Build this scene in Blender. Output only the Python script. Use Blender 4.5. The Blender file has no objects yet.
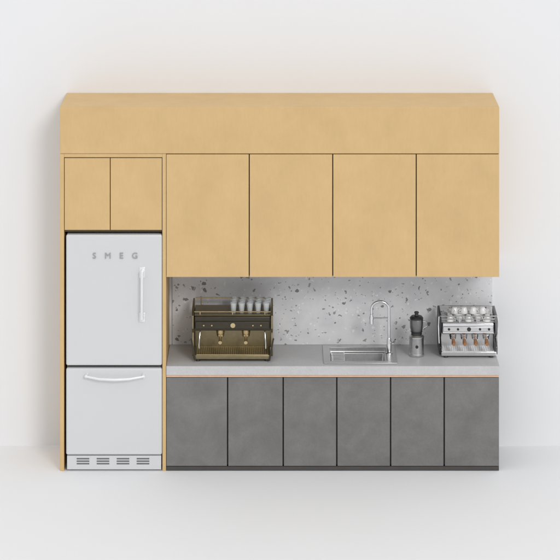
import bpy, bmesh, math, random
from mathutils import Vector, Matrix
random.seed(4)
s=0.0083; D=20.3; HZ=366.0; CZ=(471+HZ)*s; DEP=0.62
def K(y): return D/(D+y)
def X(px,y=0.0): return (px-280)*s/K(y)
def Z(py,y=0.0): return CZ-(py+HZ)*s/K(y)
scene=bpy.context.scene
coll=scene.collection

# ---------------------------------------------------------------- materials
def newmat(name):
    m=bpy.data.materials.new(name); m.use_nodes=True
    nt=m.node_tree; b=nt.nodes['Principled BSDF']
    return m,nt,b
def simple(name,col,rough=0.5,metal=0.0,var=0.06,scale=20.0,bump=0.0,coat=0.0,trans=0.0,rvar=0.08):
    m,nt,b=newmat(name)
    tc=nt.nodes.new('ShaderNodeTexCoord')
    n=nt.nodes.new('ShaderNodeTexNoise'); n.inputs['Scale'].default_value=scale; n.inputs['Detail'].default_value=4
    nt.links.new(tc.outputs['Object'],n.inputs['Vector'])
    r=nt.nodes.new('ShaderNodeMapRange'); r.inputs['From Min'].default_value=.3; r.inputs['From Max'].default_value=.7
    r.inputs['To Min'].default_value=1-var; r.inputs['To Max'].default_value=1+var
    nt.links.new(n.outputs['Fac'],r.inputs['Value'])
    mx=nt.nodes.new('ShaderNodeVectorMath'); mx.operation='SCALE'; mx.inputs[0].default_value=col
    nt.links.new(r.outputs['Result'],mx.inputs['Scale']); nt.links.new(mx.outputs[0],b.inputs['Base Color'])
    r2=nt.nodes.new('ShaderNodeMapRange'); r2.inputs['To Min'].default_value=max(0,rough-rvar); r2.inputs['To Max'].default_value=rough+rvar
    nt.links.new(n.outputs['Fac'],r2.inputs['Value']); nt.links.new(r2.outputs['Result'],b.inputs['Roughness'])
    b.inputs['Metallic'].default_value=metal; b.inputs['Coat Weight'].default_value=coat
    b.inputs['Transmission Weight'].default_value=trans
    if bump>0:
        bp=nt.nodes.new('ShaderNodeBump'); bp.inputs['Strength'].default_value=bump; bp.inputs['Distance'].default_value=.002
        nt.links.new(n.outputs['Fac'],bp.inputs['Height']); nt.links.new(bp.outputs['Normal'],b.inputs['Normal'])
    return m
def ramp(nt,stops):
    r=nt.nodes.new('ShaderNodeValToRGB'); cr=r.color_ramp
    while len(cr.elements)<len(stops): cr.elements.new(0.5)
    for e,(p,c) in zip(cr.elements,stops): e.position=p; e.color=(*c,1)
    return r
def wood_mat(name,c0,c1,c2):
    m,nt,b=newmat(name); L=nt.links.new
    tc=nt.nodes.new('ShaderNodeTexCoord'); oi=nt.nodes.new('ShaderNodeObjectInfo')
    add=nt.nodes.new('ShaderNodeVectorMath'); add.operation='ADD'
    sc=nt.nodes.new('ShaderNodeMath'); sc.operation='MULTIPLY'; sc.inputs[1].default_value=37
    L(oi.outputs['Random'],sc.inputs[0]); L(tc.outputs['Object'],add.inputs[0]); L(sc.outputs[0],add.inputs[1])
    mp=nt.nodes.new('ShaderNodeMapping'); mp.inputs['Scale'].default_value=(2.2,2.2,1.6); L(add.outputs[0],mp.inputs['Vector'])
    n1=nt.nodes.new('ShaderNodeTexNoise'); n1.inputs['Scale'].default_value=1.7; n1.inputs['Detail'].default_value=10; n1.inputs['Roughness'].default_value=.7; n1.inputs['Distortion'].default_value=.25
    L(mp.outputs[0],n1.inputs['Vector'])
    r=ramp(nt,[(.3,c0),(.5,c1),(.72,c2)]); L(n1.outputs['Fac'],r.inputs['Fac'])
    mp2=nt.nodes.new('ShaderNodeMapping'); mp2.inputs['Scale'].default_value=(22,22,6); L(add.outputs[0],mp2.inputs['Vector'])
    n2=nt.nodes.new('ShaderNodeTexNoise'); n2.inputs['Scale'].default_value=2.5; n2.inputs['Detail'].default_value=5; L(mp2.outputs[0],n2.inputs['Vector'])
    mr=nt.nodes.new('ShaderNodeMapRange'); mr.inputs['From Min'].default_value=.3; mr.inputs['From Max'].default_value=.7; mr.inputs['To Min'].default_value=.98; mr.inputs['To Max'].default_value=1.018
    L(n2.outputs['Fac'],mr.inputs['Value'])
    v=nt.nodes.new('ShaderNodeVectorMath'); v.operation='SCALE'; L(r.outputs['Color'],v.inputs[0]); L(mr.outputs['Result'],v.inputs['Scale'])
    L(v.outputs[0],b.inputs['Base Color']); b.inputs['Roughness'].default_value=.55
    b.inputs['Specular IOR Level'].default_value=.3
    bp=nt.nodes.new('ShaderNodeBump'); bp.inputs['Strength'].default_value=.05; bp.inputs['Distance'].default_value=.001
    L(n2.outputs['Fac'],bp.inputs['Height']); L(bp.outputs['Normal'],b.inputs['Normal'])
    return m
def concrete_mat(name,c0,c1,c2,rough=.6):
    m,nt,b=newmat(name); L=nt.links.new
    tc=nt.nodes.new('ShaderNodeTexCoord'); oi=nt.nodes.new('ShaderNodeObjectInfo')
    add=nt.nodes.new('ShaderNodeVectorMath'); add.operation='ADD'
    sc=nt.nodes.new('ShaderNodeMath'); sc.operation='MULTIPLY'; sc.inputs[1].default_value=23
    L(oi.outputs['Random'],sc.inputs[0]); L(tc.outputs['Object'],add.inputs[0]); L(sc.outputs[0],add.inputs[1])
    n1=nt.nodes.new('ShaderNodeTexNoise'); n1.inputs['Scale'].default_value=4; n1.inputs['Detail'].default_value=10; n1.inputs['Roughness'].default_value=.68; n1.inputs['Distortion'].default_value=.3
    L(add.outputs[0],n1.inputs['Vector'])
    r=ramp(nt,[(.34,c0),(.5,c1),(.66,c2)]); L(n1.outputs['Fac'],r.inputs['Fac'])
    n2=nt.nodes.new('ShaderNodeTexNoise'); n2.inputs['Scale'].default_value=90; n2.inputs['Detail'].default_value=3; L(add.outputs[0],n2.inputs['Vector'])
    mr=nt.nodes.new('ShaderNodeMapRange'); mr.inputs['From Min'].default_value=.3; mr.inputs['From Max'].default_value=.7; mr.inputs['To Min'].default_value=.95; mr.inputs['To Max'].default_value=1.05
    L(n2.outputs['Fac'],mr.inputs['Value'])
    v=nt.nodes.new('ShaderNodeVectorMath'); v.operation='SCALE'; L(r.outputs['Color'],v.inputs[0]); L(mr.outputs['Result'],v.inputs['Scale'])
    L(v.outputs[0],b.inputs['Base Color']); b.inputs['Roughness'].default_value=rough
    bp=nt.nodes.new('ShaderNodeBump'); bp.inputs['Strength'].default_value=.12; bp.inputs['Distance'].default_value=.002
    L(n1.outputs['Fac'],bp.inputs['Height']); L(bp.outputs['Normal'],b.inputs['Normal'])
    return m
def terrazzo_mat():
    m,nt,b=newmat('terrazzo'); L=nt.links.new
    tc=nt.nodes.new('ShaderNodeTexCoord')
    nd=nt.nodes.new('ShaderNodeTexNoise'); nd.inputs['Scale'].default_value=20; nd.inputs['Detail'].default_value=3
    L(tc.outputs['Object'],nd.inputs['Vector'])
    sub=nt.nodes.new('ShaderNodeVectorMath'); sub.operation='SUBTRACT'; sub.inputs[1].default_value=(.5,.5,.5); L(nd.outputs['Color'],sub.inputs[0])
    sc=nt.nodes.new('ShaderNodeVectorMath'); sc.operation='SCALE'; sc.inputs['Scale'].default_value=.07; L(sub.outputs[0],sc.inputs[0])
    ad=nt.nodes.new('ShaderNodeVectorMath'); ad.operation='ADD'; L(tc.outputs['Object'],ad.inputs[0]); L(sc.outputs[0],ad.inputs[1])
    base=nt.nodes.new('ShaderNodeTexNoise'); base.inputs['Scale'].default_value=5; base.inputs['Detail'].default_value=9; base.inputs['Roughness'].default_value=.6; L(tc.outputs['Object'],base.inputs['Vector'])
    rb=ramp(nt,[(.3,(.66,.66,.68)),(.7,(.82,.82,.83))]); L(base.outputs['Fac'],rb.inputs['Fac'])
    cur=rb.outputs['Color']
    for scale,dist,thr,col in [(30,.27,.80,(.88,.88,.87)),(38,.22,.87,(.34,.34,.35)),(21,.21,.86,(.28,.28,.285)),(12.5,.19,.80,(.23,.225,.225)),(15,.18,.85,(.36,.33,.31))]:
        vo=nt.nodes.new('ShaderNodeTexVoronoi'); vo.voronoi_dimensions='3D'; vo.inputs['Scale'].default_value=scale
        L(ad.outputs[0],vo.inputs['Vector'])
        lt=nt.nodes.new('ShaderNodeMath'); lt.operation='LESS_THAN'; lt.inputs[1].default_value=dist; L(vo.outputs['Distance'],lt.inputs[0])
        sp=nt.nodes.new('ShaderNodeSeparateColor'); L(vo.outputs['Color'],sp.inputs[0])
        gt=nt.nodes.new('ShaderNodeMath'); gt.operation='GREATER_THAN'; gt.inputs[1].default_value=thr-.10; L(sp.outputs[0],gt.inputs[0])
        mu=nt.nodes.new('ShaderNodeMath'); mu.operation='MULTIPLY'; L(lt.outputs[0],mu.inputs[0]); L(gt.outputs[0],mu.inputs[1])
        mx=nt.nodes.new('ShaderNodeMix'); mx.data_type='RGBA'; L(mu.outputs[0],mx.inputs['Factor']); L(cur,mx.inputs[6]); mx.inputs[7].default_value=(*col,1)
        cur=mx.outputs[2]
    L(cur,b.inputs['Base Color']); b.inputs['Roughness'].default_value=.35
    return m
W=wood_mat('maple',(.605,.412,.195),(.64,.44,.21),(.675,.468,.228))
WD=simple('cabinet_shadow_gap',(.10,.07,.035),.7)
BASE=concrete_mat('grey_concrete',(.146,.141,.134),(.172,.166,.158),(.200,.193,.184))
BGAP=simple('dark_gap',(.04,.04,.038),.7)
TOE=simple('toe_metal',(.06,.055,.05),.5)
COUNT=concrete_mat('countertop',(.50,.50,.505),(.525,.525,.53),(.55,.55,.555),.4)
TRIM=simple('copper_trim',(.75,.48,.33),.45,.2)
TERR=terrazzo_mat()
FR=simple('fridge_enamel',(.63,.64,.645),.28,0,.005,1.2,coat=.3,rvar=.01)
FRG=simple('fridge_gap',(.10,.10,.10),.6)
CH=simple('chrome',(.76,.76,.77),.16,1,.03)
LET=simple('letter_chrome',(.42,.42,.43),.3,.8,.03)
WCH=simple('pale_chrome',(.85,.86,.87),.3,.55,.02)
ST=simple('brushed_steel',(.62,.62,.62),.36,1,.05,60)
DST=simple('dark_steel',(.20,.20,.20),.35,.9,.06,60)
BR=simple('aged_brass',(.27,.225,.135),.36,.85,.10,30)
BRL=simple('light_brass',(.58,.46,.26),.28,.9,.06,30)
BRD=simple('dark_bronze',(.055,.048,.034),.4,.6,.08,30)
BLK=simple('black_plastic',(.02,.02,.02),.35)
POR=simple('porcelain',(.78,.78,.77),.18,0,.01,coat=.4)
COP=simple('copper_wood',(.36,.17,.075),.35,.1,.15,60)
GL=simple('clear_glass',(.90,.92,.92),.06,0,.01,trans=.6)
WALL=simple('white_wall',(.80,.805,.82),.8,0,.004,1.2)
FLOOR=simple('white_floor',(.825,.83,.84),.7,0,.004,1.2)

# ---------------------------------------------------------------- mesh builder
class MB:
    def __init__(s_): s_.bm=bmesh.new()
    def box(s_,x0,x1,y0,y1,z0,z1):
        r=bmesh.ops.create_cube(s_.bm,size=1)
        bmesh.ops.transform(s_.bm,matrix=Matrix.Translation(((x0+x1)/2,(y0+y1)/2,(z0+z1)/2))@Matrix.Diagonal((abs(x1-x0),abs(y1-y0),abs(z1-z0),1)),verts=r['verts'])
        return s_
    def lathe(s_,c,prof,seg=28,axis='z',cap=True):
        rings=[]
        for r,h in prof:
            ring=[]
            for i in range(seg):
                a=2*math.pi*i/seg; u,v=r*math.cos(a),r*math.sin(a)
                p={'z':(u,v,h),'y':(u,h,v),'x':(h,u,v)}[axis]
                ring.append(s_.bm.verts.new((c[0]+p[0],c[1]+p[1],c[2]+p[2])))
            rings.append(ring)
        for a,b in zip(rings,rings[1:]):
            for i in range(seg):
                j=(i+1)%seg; s_.bm.faces.new((a[i],a[j],b[j],b[i]))
        if cap:
            s_.bm.faces.new(rings[0][::-1]); s_.bm.faces.new(rings[-1])
        return s_
    def tube(s_,pts,r,seg=12,cap=True):
        pts=[Vector(p) for p in pts]; rings=[]; n=len(pts)
        rad=r if isinstance(r,(list,tuple)) else [r]*n
        up=None
        for i,p in enumerate(pts):
            t=(pts[min(i+1,n-1)]-pts[max(i-1,0)]).normalized()
            if up is None:
                up=t.orthogonal().normalized()
            up=(up-t*up.dot(t)).normalized(); w=t.cross(up)
            rings.append([s_.bm.verts.new(p+(up*math.cos(2*math.pi*k/seg)+w*math.sin(2*math.pi*k/seg))*rad[i]) for k in range(seg)])
        for a,b in zip(rings,rings[1:]):
            for i in range(seg):
                j=(i+1)%seg; s_.bm.faces.new((a[i],a[j],b[j],b[i]))
        if cap: s_.bm.faces.new(rings[0][::-1]); s_.bm.faces.new(rings[-1])
        return s_
    def prism(s_,poly,x0,x1):  # poly in (y,z)
        a=[s_.bm.verts.new((x0,p[0],p[1])) for p in poly]; b=[s_.bm.verts.new((x1,p[0],p[1])) for p in poly]
        n=len(poly)
        s_.bm.faces.new(a); s_.bm.faces.new(b[::-1])
        for i in range(n):
            j=(i+1)%n; s_.bm.faces.new((a[j],a[i],b[i],b[j]))
        return s_
    def plate_hole(s_,o,h,z0,z1):  # o,h=(x0,x1,y0,y1)
        def rect(q,z): return [s_.bm.verts.new(v) for v in ((q[0],q[2],z),(q[1],q[2],z),(q[1],q[3],z),(q[0],q[3],z))]
        ot,ob,ht,hb=rect(o,z1),rect(o,z0),rect(h,z1),rect(h,z0)
        for i in range(4):
            j=(i+1)%4; f=s_.bm.faces.new
            f((ot[i],ot[j],ht[j],ht[i])); f((ob[j],ob[i],hb[i],hb[j])); f((ob[i],ob[j],ot[j],ot[i])); f((ht[i],ht[j],hb[j],hb[i]))
        return s_
    def done(s_,name,mat,parent=None,bevel=0.0,seg=2,label=None):
        bmesh.ops.recalc_face_normals(s_.bm,faces=s_.bm.faces)
        me=bpy.data.meshes.new(name); s_.bm.to_mesh(me); s_.bm.free()
        for p in me.polygons: p.use_smooth=True
        me.set_sharp_from_angle(angle=math.radians(35))
        me.materials.append(mat)
        o=bpy.data.objects.new(name,me); coll.objects.link(o)
        if parent: attach(o,parent)
        if bevel>0:
            b=o.modifiers.new('bevel','BEVEL'); b.width=bevel; b.segments=seg; b.limit_method='ANGLE'; b.angle_limit=math.radians(40)
        if label: o['label']=label
        return o
def attach(o,parent):
    o.parent=parent
    if parent.type=='EMPTY': o.matrix_parent_inverse=Matrix.Translation(-Vector(parent['_w']))
def root(name,loc,label,cat,group=None):
    e=bpy.data.objects.new(name,None); e.empty_display_size=.1; e.location=loc; coll.objects.link(e)
    e['_w']=tuple(loc); e['label']=label; e['category']=cat
    if group: e['group']=group
    return e

# ---------------------------------------------------------------- setting
o=MB().box(-20,20,-40,DEP+.002,-.1,0).done('floor',FLOOR); o['kind']='structure'
o=MB().box(-20,20,DEP+.003,DEP+.2,0.001,9).done('wall',WALL); o['kind']='structure'; o['label']='plain smooth white wall behind the kitchen cabinets'; o['category']='wall'

# ---------------------------------------------------------------- wooden cabinet
wc=root('wooden_cabinet',(X(280),DEP/2,0.001),'maple wood wall cabinets with tall refrigerator surround against white wall','cabinet')
MB().box(X(60),X(499.3),0,DEP,Z(153.6),Z(107)).done('soffit',W,wc,.0025)
MB().box(X(60),X(64),0,DEP,.001,Z(153.9)).done('side_panel',W,wc,.0015)
MB().box(X(162.4),X(166),0,DEP,.001,Z(153.9)).done('side_panel',W,wc,.0015)
MB().box(X(64.1),X(162.3),0.001,.03,Z(157.3),Z(153.9)).done('header_rail',W,wc,.001)
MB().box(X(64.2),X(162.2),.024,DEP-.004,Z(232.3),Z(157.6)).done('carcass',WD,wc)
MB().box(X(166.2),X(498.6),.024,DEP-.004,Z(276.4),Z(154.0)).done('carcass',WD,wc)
MB().box(X(498.7),X(499.2),.022,DEP-.004,Z(276.8),Z(154.0)).done('end_panel',W,wc)
for a,b in [(64.6,109.8),(110.6,161.8)]:
    MB().box(X(a),X(b),.002,.021,Z(230),Z(158.2)).done('door',W,wc,.0015)
for a,b in [(166.5,248.7),(249.8,332.2),(333.3,415.7),(416.8,499.2)]:
    MB().box(X(a),X(b),0.0,.021,Z(277),Z(154.4)).done('door',W,wc,.0015)

# ---------------------------------------------------------------- base cabinet + counter
bc=root('base_cabinet',(X(333),DEP/2,0.001),'dark grey concrete-look base cabinet with pale grey countertop','cabinet')
b_=MB()
b_.box(X(167),X(498.5),.024,.036,.045,Z(377)).box(X(167),X(498.5),.036,DEP-.01,.045,.06)
b_.box(X(496.5),X(498.5),.036,DEP-.01,.06,Z(377)).box(X(167),X(169),.036,DEP-.01,.06,Z(377)).done('carcass',BGAP,bc)
MB().box(X(166.4),X(499),.004,.05,.002,Z(466.6)).done('toe_kick',TOE,bc,.001)
e=[166.4,228.2,283.8,337.4,391.2,444.8,499]
for i in range(6):
    MB().box(X(e[i]+.1),X(e[i+1]-1.3 if i<5 else 499),0.0,.022,Z(466),Z(377.6)).done('door',BASE,bc,.002)
MB().box(X(166.4),X(499),-.003,.022,Z(376.9),Z(375.3)).done('trim_strip',TRIM,bc)
ZC=Z(366)
sx0,sx1=X(323,.33),X(396,.33); sy0,sy1=.055,.56
hx0,hx1=X(330,.33),X(386.5,.33); hy0,hy1=.115,.50
MB().plate_hole((X(166.3),X(499.6),-.006,DEP-.002),(hx0-.012,hx1+.012,hy0-.012,hy1+.012),Z(375),ZC).done('countertop',COUNT,bc,.002)

bs=MB().box(X(172.3,.6),X(492.3,.6),DEP-.014,DEP-.001,ZC+.001,Z(270,0)).done('backsplash',TERR,None,.001)
bs['label']='pale grey terrazzo backsplash with dark stone chips above the countertop'; bs['category']='backsplash'

# ---------------------------------------------------------------- sink
sk=root('kitchen_sink',((sx0+sx1)/2,.3,ZC+.0005),'stainless steel drop-in sink set into the grey countertop','sink')
MB().plate_hole((sx0,sx1,sy0,sy1),(hx0,hx1,hy0,hy1),ZC+.001,ZC+.009).done('rim',ST,sk,.003)
bm_=MB(); zb=ZC-.17
def ring(x0,x1,y0,y1,z): return [bm_.bm.verts.new(v) for v in ((x0,y0,z),(x1,y0,z),(x1,y1,z),(x0,y1,z))]
rs=[ring(hx0-.001,hx1+.001,hy0-.001,hy1+.001,ZC+.004),ring(hx0,hx1,hy0,hy1,ZC-.03),ring(hx0+.015,hx1-.015,hy0+.015,hy1-.015,ZC-.032),ring(hx0+.03,hx1-.03,hy0+.03,hy1-.03,zb)]
for a,b in zip(rs,rs[1:]):
    for i in range(4):
        j=(i+1)%4; bm_.bm.faces.new((a[i],a[j],b[j],b[i]))
bm_.bm.faces.new(rs[-1])
bm_.done('basin',ST,sk,.008,3)
MB().lathe(((hx0+hx1)/2,.33,zb),[(.045,.001),(.045,.004),(.036,.004),(.03,.002)]).done('drain',DST,sk)
dr=MB()
for i in range(9):
    yy=.15+i*.04; dr.tube([(hx0+.01,yy,ZC-.022),(hx0+.12,yy,ZC-.022)],.003,8)
dr.tube([(hx0+.012,.14,ZC-.022),(hx0+.012,.48,ZC-.022)],.004,8).tube([(hx0+.12,.14,ZC-.022),(hx0+.12,.48,ZC-.022)],.004,8)
dr.done('drying_rack',CH,sk)

# ---------------------------------------------------------------- faucet
fy=.33; fx=X(389,fy)
fc=root('faucet',(fx,fy,ZC+.009),'tall chrome gooseneck faucet beside the sink basin','faucet')
zt=Z(309,fy); R=(X(389,fy)-X(371.5,fy))/2
pts=[(fx,fy,ZC+.01),(fx,fy,ZC+.15),(fx,fy,zt)]
for i in range(1,13):
    a=math.pi*i/12; pts.append((fx-R+R*math.cos(a),fy,zt+R*.85*math.sin(a)))
pts.append((fx-2*R,fy,Z(316,fy)))
MB().tube(pts,.0105,16).done('spout',CH,fc)
MB().tube([(fx-2*R,fy,Z(314,fy)),(fx-2*R,fy,Z(324,fy))],[.013,.016],16).done('spray_head',CH,fc,.002)
MB().lathe((fx,fy,ZC+.009),[(.03,0),(.03,.008),(.021,.014),(.019,.12),(.015,.13)]).done('base',CH,fc)
MB().tube([(fx,fy,Z(318,fy)),(X(373,fy),fy,Z(318,fy))],.0055,10).tube([(fx-2*R,fy,Z(316.5,fy)),(fx-2*R,fy,Z(319.5,fy))],.018,16).done('docking_arm',CH,fc)
MB().tube([(fx,fy,ZC+.1),(fx+.035,fy-.02,ZC+.105),(fx+.05,fy-.05,ZC+.14)],[.011,.009,.006],12).done('lever',CH,fc)

# ---------------------------------------------------------------- refrigerator
fr=root('refrigerator',(X(114),.3,0.001),'white retro two-door refrigerator standing inside the wooden surround','refrigerator')
MB().box(X(66.6),X(161.6),.06,.585,.03,Z(235)).done('body',FR,fr,.006)
MB().box(X(67.5),X(160.7),.045,.062,.05,Z(237)).done('gasket',FRG,fr)
ud=MB().box(X(66.2),X(162.0),-.015,.047,Z(365.2),Z(234.4)).done('door',FR,fr,.016,5,'tall upper door with lettering and upright handle')
ld=MB().box(X(66.2),X(162.0),-.015,.047,Z(454.6),Z(367.8)).done('door',FR,fr,.016,5,'lower freezer drawer with wide bar handle')
hx=X(142,-.05)
h=MB().tube([(hx,-.055,Z(270)),(hx,-.07,Z(282)),(hx,-.072,Z(306)),(hx,-.055,Z(318))],[.015,.011,.011,.015],14)
h.tube([(hx,-.005,Z(271)),(hx,-.06,Z(271))],.018,14).tube([(hx,-.005,Z(317)),(hx,-.06,Z(317))],.018,14)
h.box(hx-.024,hx+.024,-.021,-.012,Z(277.5),Z(266.5)).box(hx-.024,hx+.024,-.021,-.012,Z(321.5),Z(312))
ho=h.done('handle',WCH,None,.004,3); ho.parent=ud
h=MB().tube([(X(86),-.055,Z(374.5)),(X(100),-.07,Z(376.6)),(X(115),-.074,Z(377.2)),(X(130),-.07,Z(376.6)),(X(144.5),-.055,Z(374.5))],[.010,.012,.013,.012,.010],14)
h.tube([(X(87),-.005,Z(374)),(X(86.6),-.058,Z(374.5))],.014,14).tube([(X(143.5),-.005,Z(374)),(X(144),-.058,Z(374.5))],.014,14)
ho=h.done('handle',WCH,None); ho.parent=ld
# lettering
for ch,px in zip('SMEG',(94.5,108,121.5,135)):
    cu=bpy.data.curves.new('letter','FONT'); cu.body=ch; cu.size=.070; cu.extrude=.004; cu.align_x='CENTER'; cu.offset=0; cu.resolution_u=6
    to=bpy.data.objects.new('letter_curve',cu); coll.objects.link(to); bpy.context.view_layer.update()
    me=bpy.data.meshes.new_from_object(to.evaluated_get(bpy.context.evaluated_depsgraph_get()))
    me.name='letter'
    me.transform(Matrix.Translation((X(px),-.019,Z(258)))@Matrix.Rotation(math.radians(90),4,'X'))
    bpy.data.objects.remove(to); me.materials.clear(); me.materials.append(LET)
    lo=bpy.data.objects.new('letter',me); coll.objects.link(lo); lo.parent=ud
MB().box(X(67),X(161.2),.0,.05,.012,Z(455.6)).done('base_grille',FR,fr,.003)
for c in (83,103,123,143):
    v=MB()
    for k in range(3):
        v.box(X(c-6.3),X(c+6.3),-.002,.004,Z(459.3+k*2.5),Z(458.0+k*2.5))
    v.done('vent',DST,fr)
for x in (72,157): MB().lathe((X(x),.05,.0015),[(.02,0),(.02,.02)]).done('foot',BLK,fr)

# ---------------------------------------------------------------- brass coffee machine
def machine_brass():
    xl,xr=X(192.5,.3),X(273,.3); z0=ZC+.001
    r=root('coffee_machine',((xl+xr)/2,.3,z0),'dark brass two-group espresso machine with glasses on top','coffee machine')
    zt=1.245
    prof=[(.17,z0+.03),(.14,z0+.10),(.20,z0+.22),(.13,z0+.27),(.13,zt+.005),(.20,zt+.05),(.47,zt+.065),(.50,zt+.03),(.50,z0+.10),(.47,z0+.03)]
    MB().prism(prof,xl,xl+.016).done('side_panel',BR,r,.004)
    MB().prism(prof,xr-.016,xr).done('side_panel',BR,r,.004)
    MB().box(xl+.018,xr-.018,.15,.48,zt-.125,zt-.002).done('housing',BRD,r,.012,4)
    MB().box(xl+.03,xr-.03,.138,.152,zt-.105,zt-.045).done('front_panel',BRD,r,.004)
    MB().box(xl+.018,xr-.018,.36,.48,z0+.05,zt-.127).done('back_panel',BR,r,.003)
    MB().box(xl+.02,xr-.02,.16,.47,zt,zt+.006).done('cup_tray',BR,r,.002)
    for yy,hh in ((.17,.03),(.475,.065)):
        t=MB().tube([(xl+.02,yy,zt+hh),(xr-.02,yy,zt+hh)],.005,10)
        for q in (0.1,.5,.9): t.tube([(xl+(xr-xl)*q,yy,zt),(xl+(xr-xl)*q,yy,zt+hh)],.004,8)
        t.done('rail',BRL,r)
    MB().box(xl+.025,xr-.025,.115,.40,z0+.018,z0+.055).done('drip_tray',BR,r,.006,3)
    g=MB()
    n=34
    g.box(xl+.04,xr-.04,.12,.126,z0+.0552,z0+.0595).box(xl+.04,xr-.04,.349,.355,z0+.0552,z0+.0595)
    for i in range(n):
        x=xl+.045+(xr-xl-.09)*i/(n-1); g.box(x-.003,x+.003,.125,.35,z0+.0552,z0+.0585)
    g.done('drip_grate',BRL,r)
    for x in (xl+.05,xr-.05):
        for yy in (.15,.43): MB().lathe((x,yy,z0),[(.02,0),(.016,.02)],16).done('foot',BLK,r)
    MB().tube([(xl-.004,.13,z0+.19),(xl+.03,.10,z0+.012)],.007,10).done('leg',BRD,r)
    MB().tube([(xr+.004,.13,z0+.19),(xr-.03,.10,z0+.012)],.007,10).done('leg',BRD,r)
    for px in (220.5,246):
        gx=X(px,.22); zg=zt-.127
        MB().lathe((gx,.235,zg-.045),[(.032,0),(.036,.012),(.036,.03),(.042,.045)],24).done('group_head',BRL,r)
        MB().lathe((gx,.235,zg-.07),[(.022,0),(.031,.006),(.033,.024)],24).tube([(gx,.205,zg-.058),(gx,.17,zg-.062),(gx,.085,zg-.078)],[.009,.012,.015],12).tube([(gx,.235,zg-.07),(gx,.235,zg-.09)],.008,10).done('portafilter',BRL,r,0,2)
    MB().lathe((X(233,.2),.137,zt-.075),[(.02,-.006),(.022,-.003),(.022,.003)],24,'y').done('gauge',BRL,r)
    for px in (204,212,253,261): MB().lathe((X(px,.2),.137,zt-.075),[(.006,-.008),(.008,-.004),(.008,.004)],16,'y').done('button',BRL,r)
    for x,sg in ((xl+.07,-1),(xr-.07,1)): MB().tube([(x,.2,zt-.12),(x+sg*.004,.17,zt-.16),(x+sg*.01,.15,zt-.24),(x+sg*.01,.15,z0+.1)],.005,10).done('steam_wand',CH,r)
    return zt
zt1=machine_brass()
# glasses
g=MB().lathe((0,0,0),[(.019,0),(.026,.07),(.028,.085),(.026,.085),(.0235,.07),(.017,.006)],20)
gl=g.done('glass',GL)
def setg(o,lbl,cat,grp): o['label']=lbl; o['category']=cat; o['group']=grp
pos=[]
for row,yy in enumerate((.22,.30,.38)):
    for i in range(5): pos.append((X(233.5+i*8.2+row*.8,yy),yy,zt1+.007))
for i,p in enumerate(pos):
    o=gl if i==0 else gl.copy()
    if i: coll.objects.link(o)
    o.location=p; o.rotation_euler=(0,0,random.random()*6)
    setg(o,'small clear drinking glass standing on the brass coffee machine','glass','glasses on the brass coffee machine')

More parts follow.
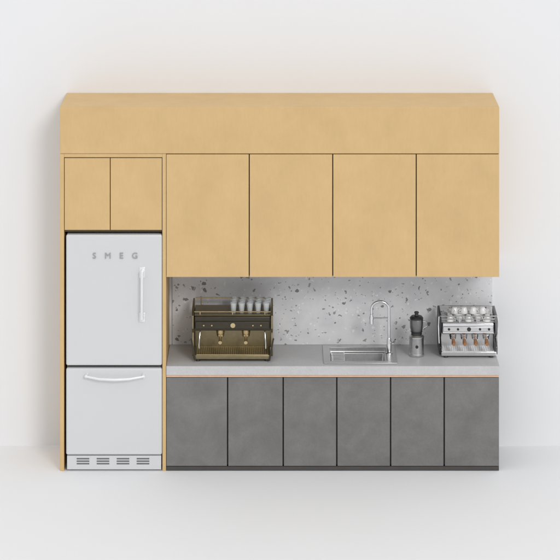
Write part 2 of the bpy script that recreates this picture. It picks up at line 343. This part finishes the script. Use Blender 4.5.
# ---------------------------------------------------------------- silver coffee machine
def machine_silver():
    xl,xr=X(439,.35),X(496,.35); z0=ZC+.001; zt=1.155
    r=root('coffee_machine',((xl+xr)/2,.38,z0),'polished silver espresso machine with white cups on top','coffee machine')
    prof=[(.25,z0+.02),(.22,z0+.09),(.33,z0+.14),(.26,z0+.19),(.24,zt-.02),(.26,zt+.05),(.29,zt+.06),(.52,zt+.075),(.55,zt+.03),(.55,z0+.06),(.52,z0+.02)]
    MB().prism(prof,xl-.004,xl+.016).done('side_panel',BLK,r,.004,label='black side panel')
    MB().prism(prof,xr-.016,xr+.004).done('side_panel',DST,r,.004)
    MB().box(xl+.018,xr-.018,.27,.53,zt-.10,zt-.002).done('housing',CH,r,.014,4)
    MB().box(xl+.03,xr-.03,.256,.27,zt-.075,zt-.03).done('front_panel',ST,r,.004)
    MB().box(xl+.018,xr-.018,.40,.53,z0+.03,zt-.101).done('back_panel',ST,r,.003)
    MB().box(xl+.018,xr-.018,.275,.53,zt,zt+.005).done('cup_tray',ST,r,.002)
    t=MB()
    for hh in (.03,.055): t.tube([(xl,.27,zt+hh),(xr,.27,zt+hh)],.004,10)
    for q in (0.03,.35,.65,.97): t.tube([(xl+(xr-xl)*q,.27,zt),(xl+(xr-xl)*q,.27,zt+.055)],.0035,8)
    t.done('rail',CH,r)
    MB().tube([(xl,.53,zt+.07),(xr,.53,zt+.07)],.004,10).done('rail',CH,r)
    MB().tube([(xl-.006,.235,z0+.12),(xl-.012,.235,zt-.02),(xl-.006,.255,zt+.055)],.006,10).done('side_trim',CH,r)
    MB().tube([(xr+.006,.235,z0+.12),(xr+.012,.235,zt-.02),(xr+.006,.255,zt+.055)],.006,10).done('side_trim',CH,r)
    MB().box(xl+.012,xr-.006,.225,.42,z0+.014,z0+.05).done('drip_tray',CH,r,.006,3)
    g=MB()
    g.box(xl+.026,xr-.026,.229,.235,z0+.0502,z0+.055)
    for i in range(24):
        x=xl+.03+(xr-xl-.06)*i/23; g.box(x-.003,x+.003,.235,.38,z0+.0502,z0+.054)
    g.done('drip_grate',POR,r)
    for x in (xl+.05,xr-.05):
        for yy in (.25,.49): MB().lathe((x,yy,z0),[(.02,0),(.016,.016)],16).done('foot',BLK,r)
    for px in (453,464,475,486):
        gx=X(px,.3); zg=zt-.101
        MB().lathe((gx,.315,zg-.03),[(.026,0),(.03,.006),(.03,.018),(.034,.03)],20).done('group_head',CH,r)
        MB().lathe((gx,.315,zg-.05),[(.018,0),(.026,.005),(.027,.019)],20).tube([(gx,.315,zg-.05),(gx,.315,zg-.066)],.006,8).done('portafilter',CH,r)
        MB().tube([(gx,.29,zg-.042),(gx,.26,zg-.046),(gx,.22,zg-.056),(gx,.19,zg-.06)],[.009,.014,.018,.013],14).done('handle',COP,r)
    for px in (449,458,480,489): MB().lathe((X(px,.26),.255,zt-.052),[(.008,-.008),(.01,-.004),(.01,.003)],16,'y').done('button',BLK,r)
    MB().lathe((X(469,.26),.255,zt-.052),[(.014,-.006),(.017,-.002),(.017,.003)],20,'y').done('gauge',BLK,r)
    return zt
zt2=machine_silver()
c=MB().lathe((0,0,0),[(.018,0),(.03,.02),(.034,.05),(.0315,.05),(.027,.022),(.012,.006)],24)
c.tube([(.031,0,.042),(.05,0,.042),(.052,0,.025),(.03,0,.017)],.0038,8)
cp=c.done('cup',POR); first=True
for row,(yy,lift) in enumerate(((.31,0),(.40,0),(.49,0),(.355,.052))):
    n=(5,5,5,4)[row]
    for i in range(n):
        o=cp if first else cp.copy()
        if not first: coll.objects.link(o)
        first=False
        px=450+i*9.3+(row==3)*4.5
        flip=row==3 or (row+i)%2==0
        o.location=(X(px,yy),yy,zt2+.006+lift+(.05 if flip else 0)); 
        o.rotation_euler=(math.pi if flip else 0,0,random.uniform(-1.2,1.2)+math.pi/2*3)
        setg(o,'small white porcelain coffee cup stacked on the silver coffee machine','cup','cups on the silver coffee machine')

# ---------------------------------------------------------------- grinder
gy=.29; gx=X(416.5,gy)
gr=root('coffee_grinder',(gx,gy,ZC+.001),'steel coffee grinder with black lid beside the sink','coffee grinder')
zz=ZC+.001
MB().lathe((gx,gy,zz),[(.060,0),(.064,.006),(.064,.02),(.061,.024),(.061,.15),(.064,.156),(.064,.165),(.05,.178)],36).done('body',ST,gr)
MB().lathe((gx,gy,zz+.178),[(.045,0),(.045,.02),(.050,.026),(.050,.03)],32).done('collar',BLK,gr)
MB().lathe((gx,gy,zz+.208),[(.047,0),(.055,.03),(.056,.09),(.053,.10)],32).done('hopper',DST,gr)
MB().lathe((gx,gy,zz+.308),[(.056,0),(.057,.012),(.045,.026),(.018,.03),(.014,.045),(.02,.05),(.018,.062),(.006,.065)],32).done('lid',BLK,gr)
MB().lathe((gx,gy-.060,zz+.09),[(.010,-.012),(.013,-.006),(.013,.004)],20,'y').done('knob',BLK,gr)
MB().tube([(gx+.05,gy,zz+.29),(gx+.085,gy,zz+.285),(gx+.09,gy,zz+.25),(gx+.05,gy,zz+.225)],.006,10).done('handle',ST,gr)

# ---------------------------------------------------------------- light
w=bpy.data.worlds.new('World'); scene.world=w; w.use_nodes=True
nt=w.node_tree; bg=nt.nodes['Background']
tc=nt.nodes.new('ShaderNodeTexCoord'); sp=nt.nodes.new('ShaderNodeSeparateXYZ'); nt.links.new(tc.outputs['Generated'],sp.inputs[0])
mr=nt.nodes.new('ShaderNodeMapRange'); mr.inputs['From Min'].default_value=0; mr.inputs['From Max'].default_value=1
mr.inputs['To Min'].default_value=.66; mr.inputs['To Max'].default_value=1.06; nt.links.new(sp.outputs['Z'],mr.inputs['Value'])
nt.links.new(mr.outputs['Result'],bg.inputs['Strength']); bg.inputs['Color'].default_value=(.985,.99,1,1)
sd=bpy.data.lights.new('key','SUN'); sd.energy=.9; sd.angle=math.radians(16); sd.color=(1,.99,.98)
so=bpy.data.objects.new('key_light',sd); coll.objects.link(so)
dirv=Vector((-.42,1.0,-.55)); so.rotation_euler=dirv.to_track_quat('-Z','Y').to_euler(); so.location=(5,-8,8)

cam=bpy.data.cameras.new('cam'); cam.sensor_width=36; cam.lens=36*D/(560*s); cam.clip_end=300
cam.shift_x=0; cam.shift_y=((471-280)*s-CZ)/(560*s)
co=bpy.data.objects.new('camera',cam); coll.objects.link(co); co.location=(0,-D,CZ); co.rotation_euler=(math.radians(90),0,0)
scene.camera=co
scene.view_settings.view_transform='Standard'; scene.view_settings.look='None'; scene.view_settings.exposure=0
for o in list(bpy.data.objects):
    if '_w' in o: del o['_w']
